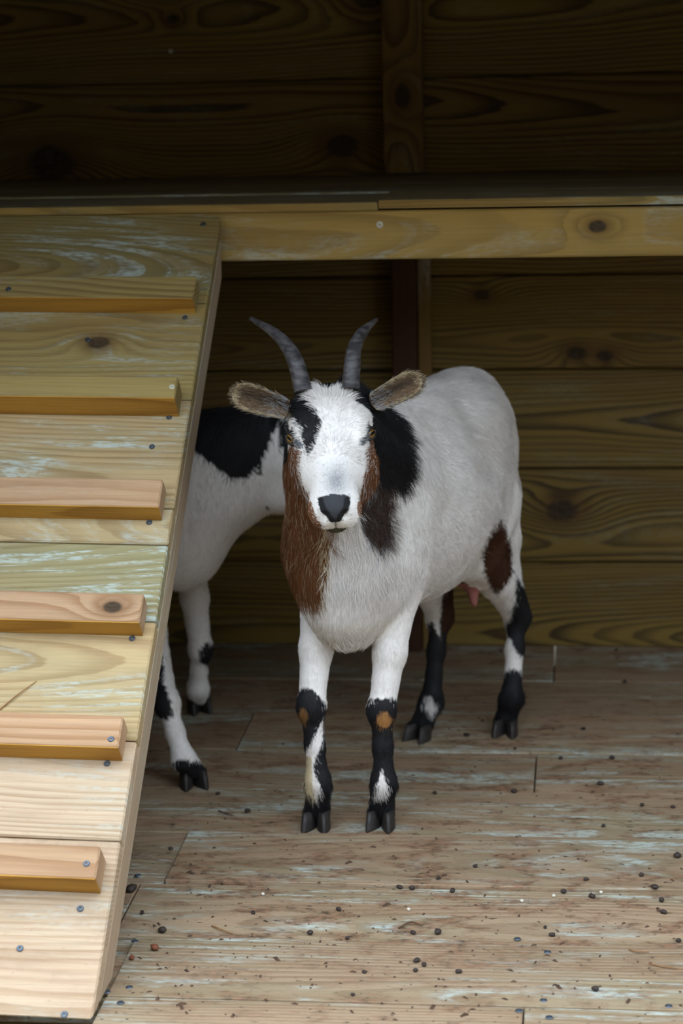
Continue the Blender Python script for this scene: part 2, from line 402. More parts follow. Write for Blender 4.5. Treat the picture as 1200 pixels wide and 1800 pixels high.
# stringers under the deck
for sx in (0.0, -(RW-.045)):
    c = RT+ru*(RLEN/2)+rx*(sx-.0225)-rn*(DT+.0225)
    def tp(bm, RL=RLEN):
        for v in bm.verts:
            if v.co.x > 0: v.co.x -= .026 if v.co.z > 0 else .077
            else: v.co.x += .022 if v.co.z > 0 else .063
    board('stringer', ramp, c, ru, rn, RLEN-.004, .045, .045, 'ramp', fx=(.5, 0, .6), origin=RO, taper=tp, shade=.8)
for px, py, onc in [(357, 394, 0), (325, 558, 0), (297, 733, 0), (262, 918, 0), (232, 1122, 0), (188, 1342, 0), (152, 1518, 1), (141, 1597, 0), (113, 1783, 0), (15, 508, 1), (154, 597, 0), (267, 785, 0), (35, 1667, 0), (302, 680, 1), (195, 1299, 1)]:
    h = .0005
    if onc:
        k = min(range(6), key=lambda q: abs((cle[q][0]+cle[q][1])/2-py)); t0, t1, t2 = cle[k]
        u1 = ramp_u(t2); lo, hi = 0., .08
        for _ in range(40):
            mid = (lo+hi)/2
            if proj(RT+ru*u1+rn*mid)[1] > t1: lo = mid
            else: hi = mid
        h = lo
    screw(ramp, ramp_hit(px, py, h+.0003), rn, .0042, M_ZINC if (onc and py in (680,)) else None, RO)

# ------------------------------------------------------------------ goats: one continuous skin each, grown from blended body volumes
def unit(v): v = np.asarray(v, float); return v/np.linalg.norm(v)
class Body:
    def __init__(s): s.p = []
    def ell(s, c, axes, rad, k=.02, part='torso', sub=False): s.p.append(('e', np.array(c, float), np.array(axes, float), np.array(rad, float), k, part, sub))
    def cone(s, a, b, ra, rb, k=.02, part='torso'): s.p.append(('c', np.array(a, float), np.array(b, float), (ra, rb), k, part, False))
    def chain(s, pts, k=.012, part='leg'):
        for (a, ra), (b, rb) in zip(pts[:-1], pts[1:]): s.cone(a, b, ra, rb, k, part)
    @staticmethod
    def dist(pr, P):
        if pr[0] == 'e':
            q = (P-pr[1])@pr[2].T
            k0 = np.sqrt(((q/pr[3])**2).sum(-1)); k1 = np.sqrt(((q/pr[3]**2)**2).sum(-1))+1e-9
            return k0*(k0-1)/k1
        a, b, (ra, rb) = pr[1], pr[2], pr[3]
        ab = b-a; t = np.clip(((P-a)@ab)/(ab@ab), 0, 1)
        return np.sqrt(((P-a-t[..., None]*ab)**2).sum(-1)) - (ra+(rb-ra)*t)
    def bounds(s, pr):
        if pr[0] == 'e':
            e = np.sqrt(((pr[2]*pr[3][:, None])**2).sum(0)); return pr[1]-e, pr[1]+e
        r = np.array(pr[3]); return np.minimum(pr[1]-r[0], pr[2]-r[1]), np.maximum(pr[1]+r[0], pr[2]+r[1])
    def grid(s, fine=None, h=.0045, hf=.0022):
        lo = np.min([s.bounds(p)[0] for p in s.p], 0)-.02; hi = np.max([s.bounds(p)[1] for p in s.p], 0)+.02
        out = []
        for a in range(3):
            x = [lo[a]]
            while x[-1] < hi[a]:
                st = hf if (fine is not None and fine[0][a] <= x[-1] <= fine[1][a]) else h
                x.append(x[-1]+st)
            out.append(np.array(x))
        return out
    def mesh(s, fine=None, h=.0045, hf=.0022):
        G = s.grid(fine, h, hf); D = np.full([len(g) for g in G], .5, np.float32)
        for pr in s.p:
            lo, hi = s.bounds(pr); mg = pr[4]*2+.02
            sl = []
            for a in range(3):
                i0 = max(0, np.searchsorted(G[a], lo[a]-mg)-1); i1 = min(len(G[a]), np.searchsorted(G[a], hi[a]+mg)+1); sl.append(slice(i0, i1))
            P = np.stack(np.meshgrid(G[0][sl[0]], G[1][sl[1]], G[2][sl[2]], indexing='ij'), -1)
            d = s.dist(pr, P); k = pr[4]; A = D[tuple(sl)]
            if pr[6]:
                d = -d; hh = np.clip(.5+.5*(d-A)/k, 0, 1); D[tuple(sl)] = A*(1-hh)+d*hh+k*hh*(1-hh)
            else:
                hh = np.clip(.5+.5*(A-d)/k, 0, 1); D[tuple(sl)] = A*(1-hh)+d*hh-k*hh*(1-hh)
        return nets(D, G)
    def part_of(s, P):
        best = np.full(len(P), 9.); out = np.zeros(len(P), int); names = sorted({p[5] for p in s.p})
        for pr in s.p:
            if pr[6]: continue
            d = s.dist(pr, P); m_ = d < best; best[m_] = d[m_]; out[m_] = names.index(pr[5])
        return out, names
def nets(D, G):
    S = D < 0
    c = np.zeros(tuple(n-1 for n in D.shape), np.int8)
    for i in (0, 1):
        for j in (0, 1):
            for k in (0, 1): c += S[i:D.shape[0]-1+i, j:D.shape[1]-1+j, k:D.shape[2]-1+k]
    I = np.argwhere((c > 0) & (c < 8)); n = len(I)
    cid = np.full(c.shape, -1, np.int64); cid[tuple(I.T)] = np.arange(n)
    acc = np.zeros((n, 3)); cnt = np.zeros(n)
    corners = [(i, j, k) for i in (0, 1) for j in (0, 1) for k in (0, 1)]
    val = {cn: D[I[:, 0]+cn[0], I[:, 1]+cn[1], I[:, 2]+cn[2]] for cn in corners}
    for cn in corners:
        for a in range(3):
            if cn[a]: continue
            c2 = list(cn); c2[a] = 1; c2 = tuple(c2); v0, v1 = val[cn], val[c2]; m_ = (v0 < 0) != (v1 < 0)
            t = v0/(v0-v1+1e-12); q = np.tile(np.array(cn, float), (n, 1)); q[:, a] = t
            acc[m_] += q[m_]; cnt[m_] += 1
    fr = acc/cnt[:, None]; V = np.zeros((n, 3))
    for a in range(3): g = G[a]; V[:, a] = g[I[:, a]]+fr[:, a]*(g[I[:, a]+1]-g[I[:, a]])
    Q = []
    for a in range(3):
        b, c_ = (a+1) % 3, (a+2) % 3
        s0 = [slice(None)]*3; s1 = [slice(None)]*3; s0[a] = slice(0, -1); s1[a] = slice(1, None)
        A, B = S[tuple(s0)], S[tuple(s1)]
        E_ = np.argwhere(A != B)
        ok = (E_[:, b] > 0) & (E_[:, c_] > 0) & (E_[:, b] < D.shape[b]-1) & (E_[:, c_] < D.shape[c_]-1); E_ = E_[ok]
        flip = A[tuple(E_.T)]
        def cell(db, dc):
            e = E_.copy(); e[:, b] += db; e[:, c_] += dc; return cid[tuple(e.T)]
        q = np.stack([cell(-1, -1), cell(0, -1), cell(0, 0), cell(-1, 0)], 1)
        q[~flip] = q[~flip][:, ::-1]; Q.append(q)
    return V, np.concatenate(Q)
def relax(V, Q, it=2, lam=.4):
    e = np.concatenate([Q[:, [0, 1]], Q[:, [1, 2]], Q[:, [2, 3]], Q[:, [3, 0]]]); e = np.concatenate([e, e[:, ::-1]])
    for _ in range(it):
        s = np.zeros_like(V); n = np.zeros(len(V)); np.add.at(s, e[:, 0], V[e[:, 1]]); np.add.at(n, e[:, 0], 1)
        V = V+lam*(s/np.maximum(n, 1)[:, None]-V)
    return V
def vnormals(V, Q):
    n = np.cross(V[Q[:, 2]]-V[Q[:, 0]], V[Q[:, 3]]-V[Q[:, 1]]); N_ = np.zeros_like(V)
    for i in range(4): np.add.at(N_, Q[:, i], n)
    return N_/(np.linalg.norm(N_, axis=1)[:, None]+1e-12)
def quick_mesh(name, V, Q, mat, colr=None):
    me = bpy.data.meshes.new(name); nv, nq = len(V), len(Q)
    me.vertices.add(nv); me.vertices.foreach_set('co', np.asarray(V, np.float32).ravel())
    me.loops.add(nq*4); me.polygons.add(nq)
    me.loops.foreach_set('vertex_index', np.asarray(Q, np.int32).ravel())
    me.polygons.foreach_set('loop_start', np.arange(nq, dtype=np.int32)*4)
    me.polygons.foreach_set('use_smooth', np.ones(nq, bool))
    me.update(calc_edges=True); me.materials.append(mat)
    if colr is not None:
        a = me.attributes.new('col', 'FLOAT_COLOR', 'POINT')
        a.data.foreach_set('color', np.concatenate([colr, np.ones((nv, 1))], 1).astype(np.float32).ravel())
    return me
def inpoly(px, py, poly):
    r = np.zeros(len(px), bool); n = len(poly)
    for i in range(n):
        x0, y0 = poly[i]; x1, y1 = poly[(i+1) % n]
        if y0 == y1: continue
        m_ = ((y0 > py) != (y1 > py)) & (px < (x1-x0)*(py-y0)/(y1-y0)+x0); r ^= m_
    return r

def attr_mat(name, rough, spec=.3, hair=False):
    m, nt, b = new_mat(name); N = NT(nt)
    a = N.n('ShaderNodeAttribute', attribute_name='col')
    if hair:
        rnd = N.n('ShaderNodeHairInfo').outputs['Random']
        c = N.mix(N.m('MULTIPLY', rnd, .32), a.outputs['Color'], (0, 0, 0, 1))
    else:
        tc = N.n('ShaderNodeTexCoord').outputs['Object']
        c = N.mix(N.m('MULTIPLY', N.noise(tc, 180., 3), .25), a.outputs['Color'], (0, 0, 0, 1))
    nt.links.new(c, b.inputs['Base Color']); b.inputs['Roughness'].default_value = rough; b.inputs['Specular IOR Level'].default_value = spec
    return m
M_SKIN = attr_mat('goat_skin', .75); M_FUR = attr_mat('goat_fur', .55, .25, True)
WHITE = np.array(lin(241, 235, 231)); BLACK = np.array(lin(26, 25, 28)); BROWN = np.array(lin(112, 70, 40)); DBROWN = np.array(lin(78, 44, 26))
TAN = np.array(lin(176, 126, 74)); GREY = np.array(lin(150, 152, 158)); NOSE = np.array(lin(52, 53, 58)); CREAM = np.array(lin(214, 196, 160))

def grow_fur(name, parent, origin, V, Q, N_, n, colfn, field, mask, boost=None):
    """hairs rooted on the skin: colfn -> colour, field -> direction, length, lift"""
    A = .5*np.linalg.norm(np.cross(V[Q[:, 2]]-V[Q[:, 0]], V[Q[:, 3]]-V[Q[:, 1]]), axis=1)
    if boost is not None: A = A*boost
    f = rng.choice(len(Q), n, p=A/A.sum()); u, v = rng.random(n), rng.random(n)
    wts = np.stack([(1-u)*(1-v), u*(1-v), u*v, (1-u)*v], 1)
    P = (V[Q[f]]*wts[..., None]).sum(1); Nn = (N_[Q[f]]*wts[..., None]).sum(1); Nn /= np.linalg.norm(Nn, axis=1)[:, None]+1e-9
    keep = mask(P, Nn); P, Nn = P[keep], Nn[keep]; n = len(P)
    C, part = colfn(P, True)
    T, L, lift = field(P, Nn, part, C)
    T = T-(T*Nn).sum(1)[:, None]*Nn; T /= np.linalg.norm(T, axis=1)[:, None]+1e-6
    fr = lambda s, sd: np.sin(P@np.array([[71., 53., -37.], [-43., 61., 77.], [59., -83., 41.]]).T*s+sd)
    T = T+.22*fr(1., 0.)+.16*fr(2.3, 1.7)+.22*rng.standard_normal((n, 3)); T = T-(T*Nn).sum(1)[:, None]*Nn; T /= np.linalg.norm(T, axis=1)[:, None]+1e-6
    L = L*rng.uniform(.65, 1.15, n)
    K = 4; pts = np.zeros((n, K, 3)); lift = np.clip(lift*rng.uniform(.6, 1.5, n), .05, 1.4)
    for i in range(K):
        t = i/(K-1); pts[:, i] = P-.0008*Nn + L[:, None]*(T*(t*(.85+.15*t))+Nn*(lift*(t-.55*t*t))[:, None])
    pts[:, 1:, 2] -= (L*.06)[:, None]*np.linspace(.3, 1, K-1)**2
    cv = bpy.data.hair_curves.new(name); cv.add_curves([K]*n)
    cv.attributes['position'].data.foreach_set('vector', (pts-np.array(origin)).astype(np.float32).ravel())
    ra = cv.attributes.get('radius') or cv.attributes.new('radius', 'FLOAT', 'POINT')
    rad = np.tile(np.array([1., .9, .65, .12]), (n, 1))*rng.uniform(.00016, .00026, n)[:, None]
    ra.data.foreach_set('value', rad.astype(np.float32).ravel())
    ca = cv.attributes.new('col', 'FLOAT_COLOR', 'CURVE')
    ca.data.foreach_set('color', np.concatenate([C, np.ones((n, 1))], 1).astype(np.float32).ravel())
    cv.materials.append(M_FUR)
    o = link(name, cv, parent); return o

M_HORN, _nt, _b = new_mat('grey_horn'); _N = NT(_nt)
_tc = _N.n('ShaderNodeTexCoord').outputs['Object']
_f = _N.noise(_N.vm('MULTIPLY', _tc, (60., 60., 160.)), 1., 4)
_nt.links.new(_N.mix(_N.ss(_f, .35, .65), lin(38, 36, 38)+(1,), lin(78, 74, 76)+(1,)), _b.inputs['Base Color']); _b.inputs['Roughness'].default_value = .55
M_HOOF = plain('dark_hoof', lin(46, 40, 37), .6, .5, 90.)
M_IRIS, _nt, _b = new_mat('amber_eye'); _N = NT(_nt)
_s = _N.sep(_N.n('ShaderNodeTexCoord').outputs['Object'])
_pu = _N.m('MULTIPLY', _N.ss(_N.m('ABSOLUTE', _s[1]), .0016, .0021, 1., 0.), _N.ss(_N.m('ABSOLUTE', _s[0]), .0048, .0056, 1., 0.))
_rr = _N.m('SQRT', _N.m('ADD', _N.m('MULTIPLY', _s[0], _s[0]), _N.m('MULTIPLY', _s[1], _s[1])))
_c = _N.mix(_N.ss(_rr, .004, .0085), lin(118, 88, 42)+(1,), lin(52, 37, 20)+(1,))
_c = _N.mix(_N.ss(_rr, .0082, .009), _c, lin(30, 24, 22)+(1,))
_c = _N.mix(_pu, _c, (.004, .004, .005, 1))
_nt.links.new(_c, _b.inputs['Base Color']); _b.inputs['Roughness'].default_value = .08
M_LID = plain('dark_eyelid', lin(30, 27, 28), .5, .3, 200.)

def tube(pts, rads, K=16, rings=0):
    """smooth closed tube through points (Catmull-Rom)"""
    pts = np.array(pts, float); rads = np.array(rads, float); n = len(pts); ts = np.linspace(0, n-1, 44); C = []; R = []
    ext = np.vstack([2*pts[0]-pts[1], pts, 2*pts[-1]-pts[-2]])
    for t in ts:
        i = min(int(t), n-2); f = t-i; p0, p1, p2, p3 = ext[i:i+4]
        C.append(.5*((2*p1)+(-p0+p2)*f+(2*p0-5*p1+4*p2-p3)*f*f+(-p0+3*p1-3*p2+p3)*f**3)); R.append(rads[i]*(1-f)+rads[i+1]*f)
    C = np.array(C); R = np.array(R)
    if rings: R = R*(1+.05*np.sin(np.arange(len(R))*1.75)*np.linspace(1, 0, len(R)))
    V = []; F_ = []; up = np.array([.3, .9, .2])
    for i in range(len(C)):
        tg = unit(C[min(i+1, len(C)-1)]-C[max(i-1, 0)]); a = unit(np.cross(tg, up)); b = np.cross(tg, a)
        for k in range(K): th = 2*math.pi*k/K; V.append(C[i]+R[i]*(math.cos(th)*a*.92+math.sin(th)*b*1.1))
    for i in range(len(C)-1):
        for k in range(K): F_.append((i*K+k, i*K+(k+1) % K, (i+1)*K+(k+1) % K, (i+1)*K+k))
    V.append(C[0]); V.append(C[-1]); a, b = len(V)-2, len(V)-1
    for k in range(K): F_.append((a, (k+1) % K, k)); F_.append((b, (len(C)-1)*K+k, (len(C)-1)*K+(k+1) % K))
    return V, F_

def ear_mesh(base, tip, up, front, hw, cup=.5, inner=None, outer=None, rim=None):
    """leaf-shaped cupped ear with thickness; returns V, Q, colours"""
    base, tip = np.array(base, float), np.array(tip, float); e = tip-base; Ln = np.linalg.norm(e); e = e/Ln
    f_ = np.array(front, float); f_ -= f_.dot(e)*e; f_ = unit(f_); a = np.cross(f_, e); a = a if a.dot(up) > 0 else -a
    NT_, NV = 26, 15; V = []; C = []
    for side in (0, 1):
        for i in range(NT_):
            t = i/(NT_-1)
            wd = hw*(.72+.9*t-.62*t*t)*math.sqrt(max(0., 1-max(0, (t-.62)/.38)**2.2)+1e-4)
            for j in range(NV):
                v = -1+2*j/(NV-1); dep = cup*hw*(v*v)*(1.15-.75*t) - .30*hw*(1-t) + .25*hw*t*t
                p = base+e*Ln*t+a*wd*v+f_*(dep-(0 if side == 0 else .0026*(1-.6*abs(v))))
                V.append(p)
                ed = max(abs(v), (t-.35)/.65 if t > .5 else 0)
                if side == 0: cc = inner*(1-.72*math.exp(-((v-.15)/.38)**2)*(1-.35*t)) if ed < .8 else rim
                else: cc = outer
                C.append(cc)
    Q = []; o1 = NT_*NV
    for i in range(NT_-1):
        for j in range(NV-1):
            q = (i*NV+j, i*NV+j+1, (i+1)*NV+j+1, (i+1)*NV+j); Q.append(q); Q.append(tuple(o1+x for x in q[::-1]))
    bd = [j for j in range(NV)]+[i*NV+NV-1 for i in range(1, NT_)]+[(NT_-1)*NV+j for j in range(NV-2, -1, -1)]+[i*NV for i in range(NT_-2, 0, -1)]
    for x, y in zip(bd, bd[1:]+bd[:1]): Q.append((x, o1+x, o1+y, y))
    V = np.array(V); Q = np.array(Q); n0 = np.cross(V[Q[0][2]]-V[Q[0][0]], V[Q[0][3]]-V[Q[0][1]])
    if n0.dot(f_) < 0: Q = Q[:, ::-1]
    return V, Q, np.array(C)

def hoof_mesh(top, toe_dir, W, Hh, Ln, spread=.35):
    """cloven hoof: two pointed claws with a cleft"""
    d = np.array([toe_dir[0], toe_dir[1], 0.]); d = unit(d); l = np.array([-d[1], d[0], 0.]); V = []; F_ = []
    for s in (-1, 1):
        dd = unit(d+l*s*spread*.5); b = len(V); K = 12
        prof = [(0., 1.0, 1.0), (.45, 1.06, 1.03), (.9, 1.1, 1.07), (1., 1.08, 1.05)]
        for t, kw, kl in prof:
            for k in range(K):
                th = 2*math.pi*k/K; x = math.cos(th); y = math.sin(th)
                lx = (x if x < 0 else x**.8*1.25*(1-.25*abs(y)))*Ln*.42*kl*(1+.18*t if x > 0 else 1); ly = y*W*.25*kw*(1-.35*max(0, x))
                c = np.array(top)+l*s*W*.27+dd*(.10*Ln*t)
                V.append(np.array([c[0], c[1], 0])+dd*lx+l*ly+np.array([0, 0, .0012+Hh*(1-t)*(1. if x > -.2 else .75)]))
        for i in range(3):
            for k in range(K): F_.append((b+i*K+k, b+i*K+(k+1) % K, b+(i+1)*K+(k+1) % K, b+(i+1)*K+k))
        F_.append(tuple(b+k for k in range(K-1, -1, -1))); F_.append(tuple(b+3*K+k for k in range(K)))
    return V, [f[::-1] for f in F_]

class HeadFrame:
    def __init__(s, P, nose, right):
        s.P = np.array(P, float); s.A = unit(np.array(nose)-s.P); r = np.array(right, float); s.W = unit(r-r.dot(s.A)*s.A); s.D = np.cross(s.W, s.A)
        if s.D[2] < 0: s.D = -s.D
    def __call__(s, a, w, d): return s.P+s.A*a+s.W*w+s.D*d
    @property
    def ax(s): return np.stack([s.A, s.W, s.D])
def add_head(B, H):
    ax = H.ax; e = lambda a, w, d, ra, rw, rd, k=.015, sub=False: B.ell(H(a, w, d), ax, (ra, rw, rd), k, 'head', sub)
    e(.032, 0, -.042, .048, .047, .046); e(.062, 0, -.032, .058, .044, .034, .02)
    for s in (-1, 1):
        e(.062, s*.037, -.014, .026, .016, .016, .014); e(.080, s*.022, -.064, .050, .0215, .038, .02)
        e(.098, s*.025, -.038, .030, .013, .018, .02)
        e(.178, s*.0140, -.029, .021, .0175, .0165, .010)
    B.cone(H(.08, 0, -.038), H(.168, 0, -.027), .040, .0265, .02, 'head'); B.cone(H(.10, 0, -.018), H(.172, 0, -.014), .021, .016, .02, 'head')
    B.cone(H(.06, 0, -.088), H(.168, 0, -.050), .032, .0155, .02, 'head')
    e(.188, 0, -.014, .012, .019, .013, .01); e(.180, 0, -.0525, .014, .0155, .0105, .006)
    for s in (-1, 1):
        e(.203, s*.0122, -.0105, .0100, .0046, .0085, .004, True); e(.070, s*.0580, -.014, .0140, .0125, .0100, .008, True)
    e(-.012, 0, -.004, .022, .010, .022, .015, True)
    e(.203, 0, -.0440, .013, .021, .0020, .003, True); e(.205, 0, -.031, .009, .0012, .011, .003, True)
def add_eye(parent, H, s, origin):
    c = H(.070, s*.0448, -.0165); n = unit(H.W*s*.70+H.A*.34+H.D*.50)
    x = unit(np.cross(n, [0, 0, 1.])); x = x if x.dot(H.W)*s < 0 else -x; x = unit(x*.94-.34*np.array([0, 0, 1.])); x = unit(x-x.dot(n)*n); m_ = frame(x, n)
    bm = bmesh.new(); bmesh.ops.create_uvsphere(bm, u_segments=28, v_segments=18, radius=.0124)
    for f in bm.faces: f.smooth = True
    me = bpy.data.meshes.new('eye'); bm.to_mesh(me); bm.free(); me.materials.append(M_IRIS)
    o = link('eye', me, parent); m_.translation = Vector(c)-Vector(origin); o.matrix_local = m_
    # lids: two thick rims around the opening
    V = []; F_ = []; K = 28; yv = m_.to_3x3().inverted() @ Vector((0, 0, 1)); sg = 1 if yv.y > 0 else -1
    for i in range(K):
        th = 2*math.pi*i/K; ox = .0102*math.cos(th); yy = math.sin(th); oy = (.0048*yy if yy*sg > 0 else .0056*yy)
        for rr, ex in ((.0122, 1.0), (.0139, 1.02), (.0139, 1.25), (.0120, 1.5)):
            x_, y_ = ox*ex, oy*ex*(1.0 if ex < 1.1 else 1.2); z_ = math.sqrt(max(rr*rr-x_*x_-y_*y_, 1e-8)) if rr*rr > x_*x_+y_*y_ else 0.
            V.append((x_, y_, z_))
    for i in range(K):
        for j in range(3): F_.append((i*4+j, ((i+1) % K)*4+j, ((i+1) % K)*4+j+1, i*4+j+1))
    link('eyelid', mesh_np('eyelid', V, F_, M_LID), o)
    return c

# ---- the goat that looks at us
GO = np.array([-.25, 3.02]); GF = np.array([-.33, -.944]); GL = np.array([.944, -.33])
def W1(s, l, z): return np.array([GO[0]+GF[0]*s+GL[0]*l, GO[1]+GF[1]*s+GL[1]*l, z])
AX1 = np.array([[GF[0], GF[1], 0], [GL[0], GL[1], 0], [0, 0, 1]])
def leg_hind(B, W, ax, s, hip, hock, fet, foot, part):
    B.ell(hip, ax, (.082, .034, .12), .04, 'torso')
    st = np.array(hip)+ax[0]*.075+ax[1]*s*.016+np.array([0, 0, -.085])
    B.cone(np.array(hip)+np.array([0, 0, -.03]), st, .050, .034, .035, part)
    mid = (st*.55+np.array(hock)*.45)-ax[0]*.012
    B.chain([(st, .038), (mid, .026), (hock, .0165), (np.array(hock)*.6+np.array(fet)*.4, .0125), (fet, .0155), (np.array(foot)+np.array([0, 0, .026]), .0165)], .014, part)
    B.cone(np.array(hock)+np.array([0, 0, .05]), np.array(hock)-ax[0]*.012, .008, .0125, .02, part)
def leg_fore(B, el, knee, fet, foot, ax, part, ru_=.029):
    kn = np.array(knee); el = np.array(el)
    B.chain([(el, ru_), (el*.5+kn*.5, .0215), (kn, .0172), (kn*.5+np.array(fet)*.5, .0122), (fet, .0160), (np.array(foot)+np.array([0, 0, .026]), .0165)], .012, part)
    B.ell(kn+ax[0]*.003, ax, (.017, .0175, .022), .008, part)

B1 = Body()
B1.ell(W1(-.03, 0, .418), AX1, (.215, .112, .138), .03)
B1.ell(W1(.14, 0, .42), AX1, (.125, .084, .135), .05)
B1.ell(W1(-.20, 0, .478), AX1, (.13, .076, .098), .04)
B1.cone(W1(-.235, 0, .545), W1(.12, 0, .545), .038, .04, .05)
for s in (-1, 1):
    B1.ell(W1(-.16, s*.052, .522), AX1, (.03, .026, .03), .05)
    B1.ell(W1(.15, s*.057, .415), AX1, (.06, .034, .105), .03)
B1.ell(W1(.195, 0, .335), AX1, (.07, .055, .066), .04)
B1.cone(W1(.12, 0, .49), W1(.225, .012, .535), .078, .066, .05, 'neck'); B1.cone(W1(.225, .012, .535), np.array([-.316, 2.765, .592]), .066, .052, .03, 'neck')
B1.cone(W1(.205, 0, .41), np.array([-.320, 2.75, .545]), .070, .042, .05, 'neck')
leg_fore(B1, W1(.172, -.052, .335), (-.3675, 2.83, .182), (-.3615, 2.832, .072), (-.365, 2.845, 0), AX1, 'foreR')
leg_fore(B1, W1(.148, .054, .335), (-.2705, 2.835, .176), (-.270, 2.838, .070), (-.275, 2.852, 0), AX1, 'foreL')
leg_hind(B1, W1, AX1, -1, W1(-.205, -.044, .415), at(772, 1085, 3.30), at(758, 1232, 3.265), onfloor(742, 1300)+np.array([0, .012, 0]), 'hindR')
leg_hind(B1, W1, AX1, 1, W1(-.205, .040, .415), at(908, 1085, 3.31), at(899, 1225, 3.275), onfloor(889, 1293)+np.array([0, .015, 0]), 'hindL')
for s, hk in ((-1, at(772, 1085, 3.30)), (1, at(908, 1085, 3.31))):
    B1.cone(W1(-.265, s*.042, .39), W1(-.272, s*.046, .32), .030, .023, .03, 'hindL' if s > 0 else 'hindR'); B1.cone(W1(-.272, s*.046, .32), hk, .023, .013, .02, 'hindL' if s > 0 else 'hindR')
B1.ell(W1(-.175, .012, .315), AX1, (.05, .042, .05), .02, 'udder'); B1.cone(W1(-.175, .030, .285), W1(-.165, .040, .242), .014, .006, .012, 'udder')
B1.cone(W1(-.31, 0, .54), W1(-.37, .0, .50), .018, .012, .02)
B1.ell(W1(-.10, .118, .495), AX1, (.055, .022, .045), .035, 'torso', True); B1.ell(W1(-.10, -.118, .495), AX1, (.055, .022, .045), .035, 'torso', True)
H1 = HeadFrame((-.3235, 2.742, .644), (-.3020, 2.600, .507), (1., .14, .062))
add_head(B1, H1)
hb = [H1(a, w_, d) for a in (-.03, .22) for w_ in (-.065, .065) for d in (-.12, .03)]
V1, Q1 = B1.mesh((np.min(hb, 0), np.max(hb, 0)), .0045, .0023); V1 = relax(V1, Q1, 1, .35)
print('goat1', len(V1), len(Q1))
part1, pn1 = B1.part_of(V1)

POL = {
 'brown_neck': [(470, 800), (480, 1010), (497, 1048), (520, 1052), (550, 1068), (565, 1055), (575, 1010), (583, 960), (585, 900), (575, 840), (560, 800)],
 'black': [(560, 560), (640, 640), (680, 712), (702, 738), (716, 775), (724, 815), (718, 845), (703, 865), (688, 845), (600, 850), (500, 800), (500, 560)],
 'dark': [(632, 840), (690, 840), (686, 905), (688, 945), (668, 966), (652, 955), (637, 935), (628, 900)],
 'thigh': [(880, 912), (862, 935), (846, 970), (850, 1000), (862, 1030), (873, 1047), (886, 1032), (899, 1012), (901, 980), (896, 950), (888, 925)],
 'hl_black': [(906, 1012), (940, 1040), (940, 1160), (910, 1150), (897, 1125), (887, 1112), (885, 1098), (897, 1085), (906, 1055)],
 'hr_white': [(700, 1000), (778, 1000), (776, 1075), (770, 1115), (760, 1092), (745, 1098), (700, 1100)],
 'hr_spot': [(742, 1228), (758, 1222), (772, 1242), (758, 1252), (748, 1246)],
 'fr_white': [(568, 1258), (558, 1285), (548, 1305), (535, 1322), (535, 1385), (552, 1406), (566, 1388), (554, 1366), (550, 1345), (560, 1320), (567, 1300)],
 'fl_spot': [(672, 1352), (662, 1378), (653, 1398), (676, 1398), (682, 1384), (677, 1370)],
 'h_black': [(510, 666), (545, 670), (543, 705), (553, 722), (567, 742), (561, 760), (553, 784), (541, 804), (534, 782), (529, 766), (535, 754), (522, 744), (511, 722), (519, 704)],
 'h_black2': [(630, 660), (650, 684), (662, 712), (657, 728), (643, 717), (633, 699)],
 'h_black3': [(495, 684), (513, 676), (516, 700), (506, 716), (493, 720)],
 'h_brown': [(480, 772), (501, 772), (516, 780), (530, 795), (526, 822), (530, 846), (539, 868), (548, 886), (556, 910), (570, 925), (540, 1000), (480, 1000)],
 'h_brown2': [(660, 768), (647, 780), (641, 798), (644, 818), (638, 845), (634, 868), (626, 890), (640, 960), (700, 900), (700, 768)],
}
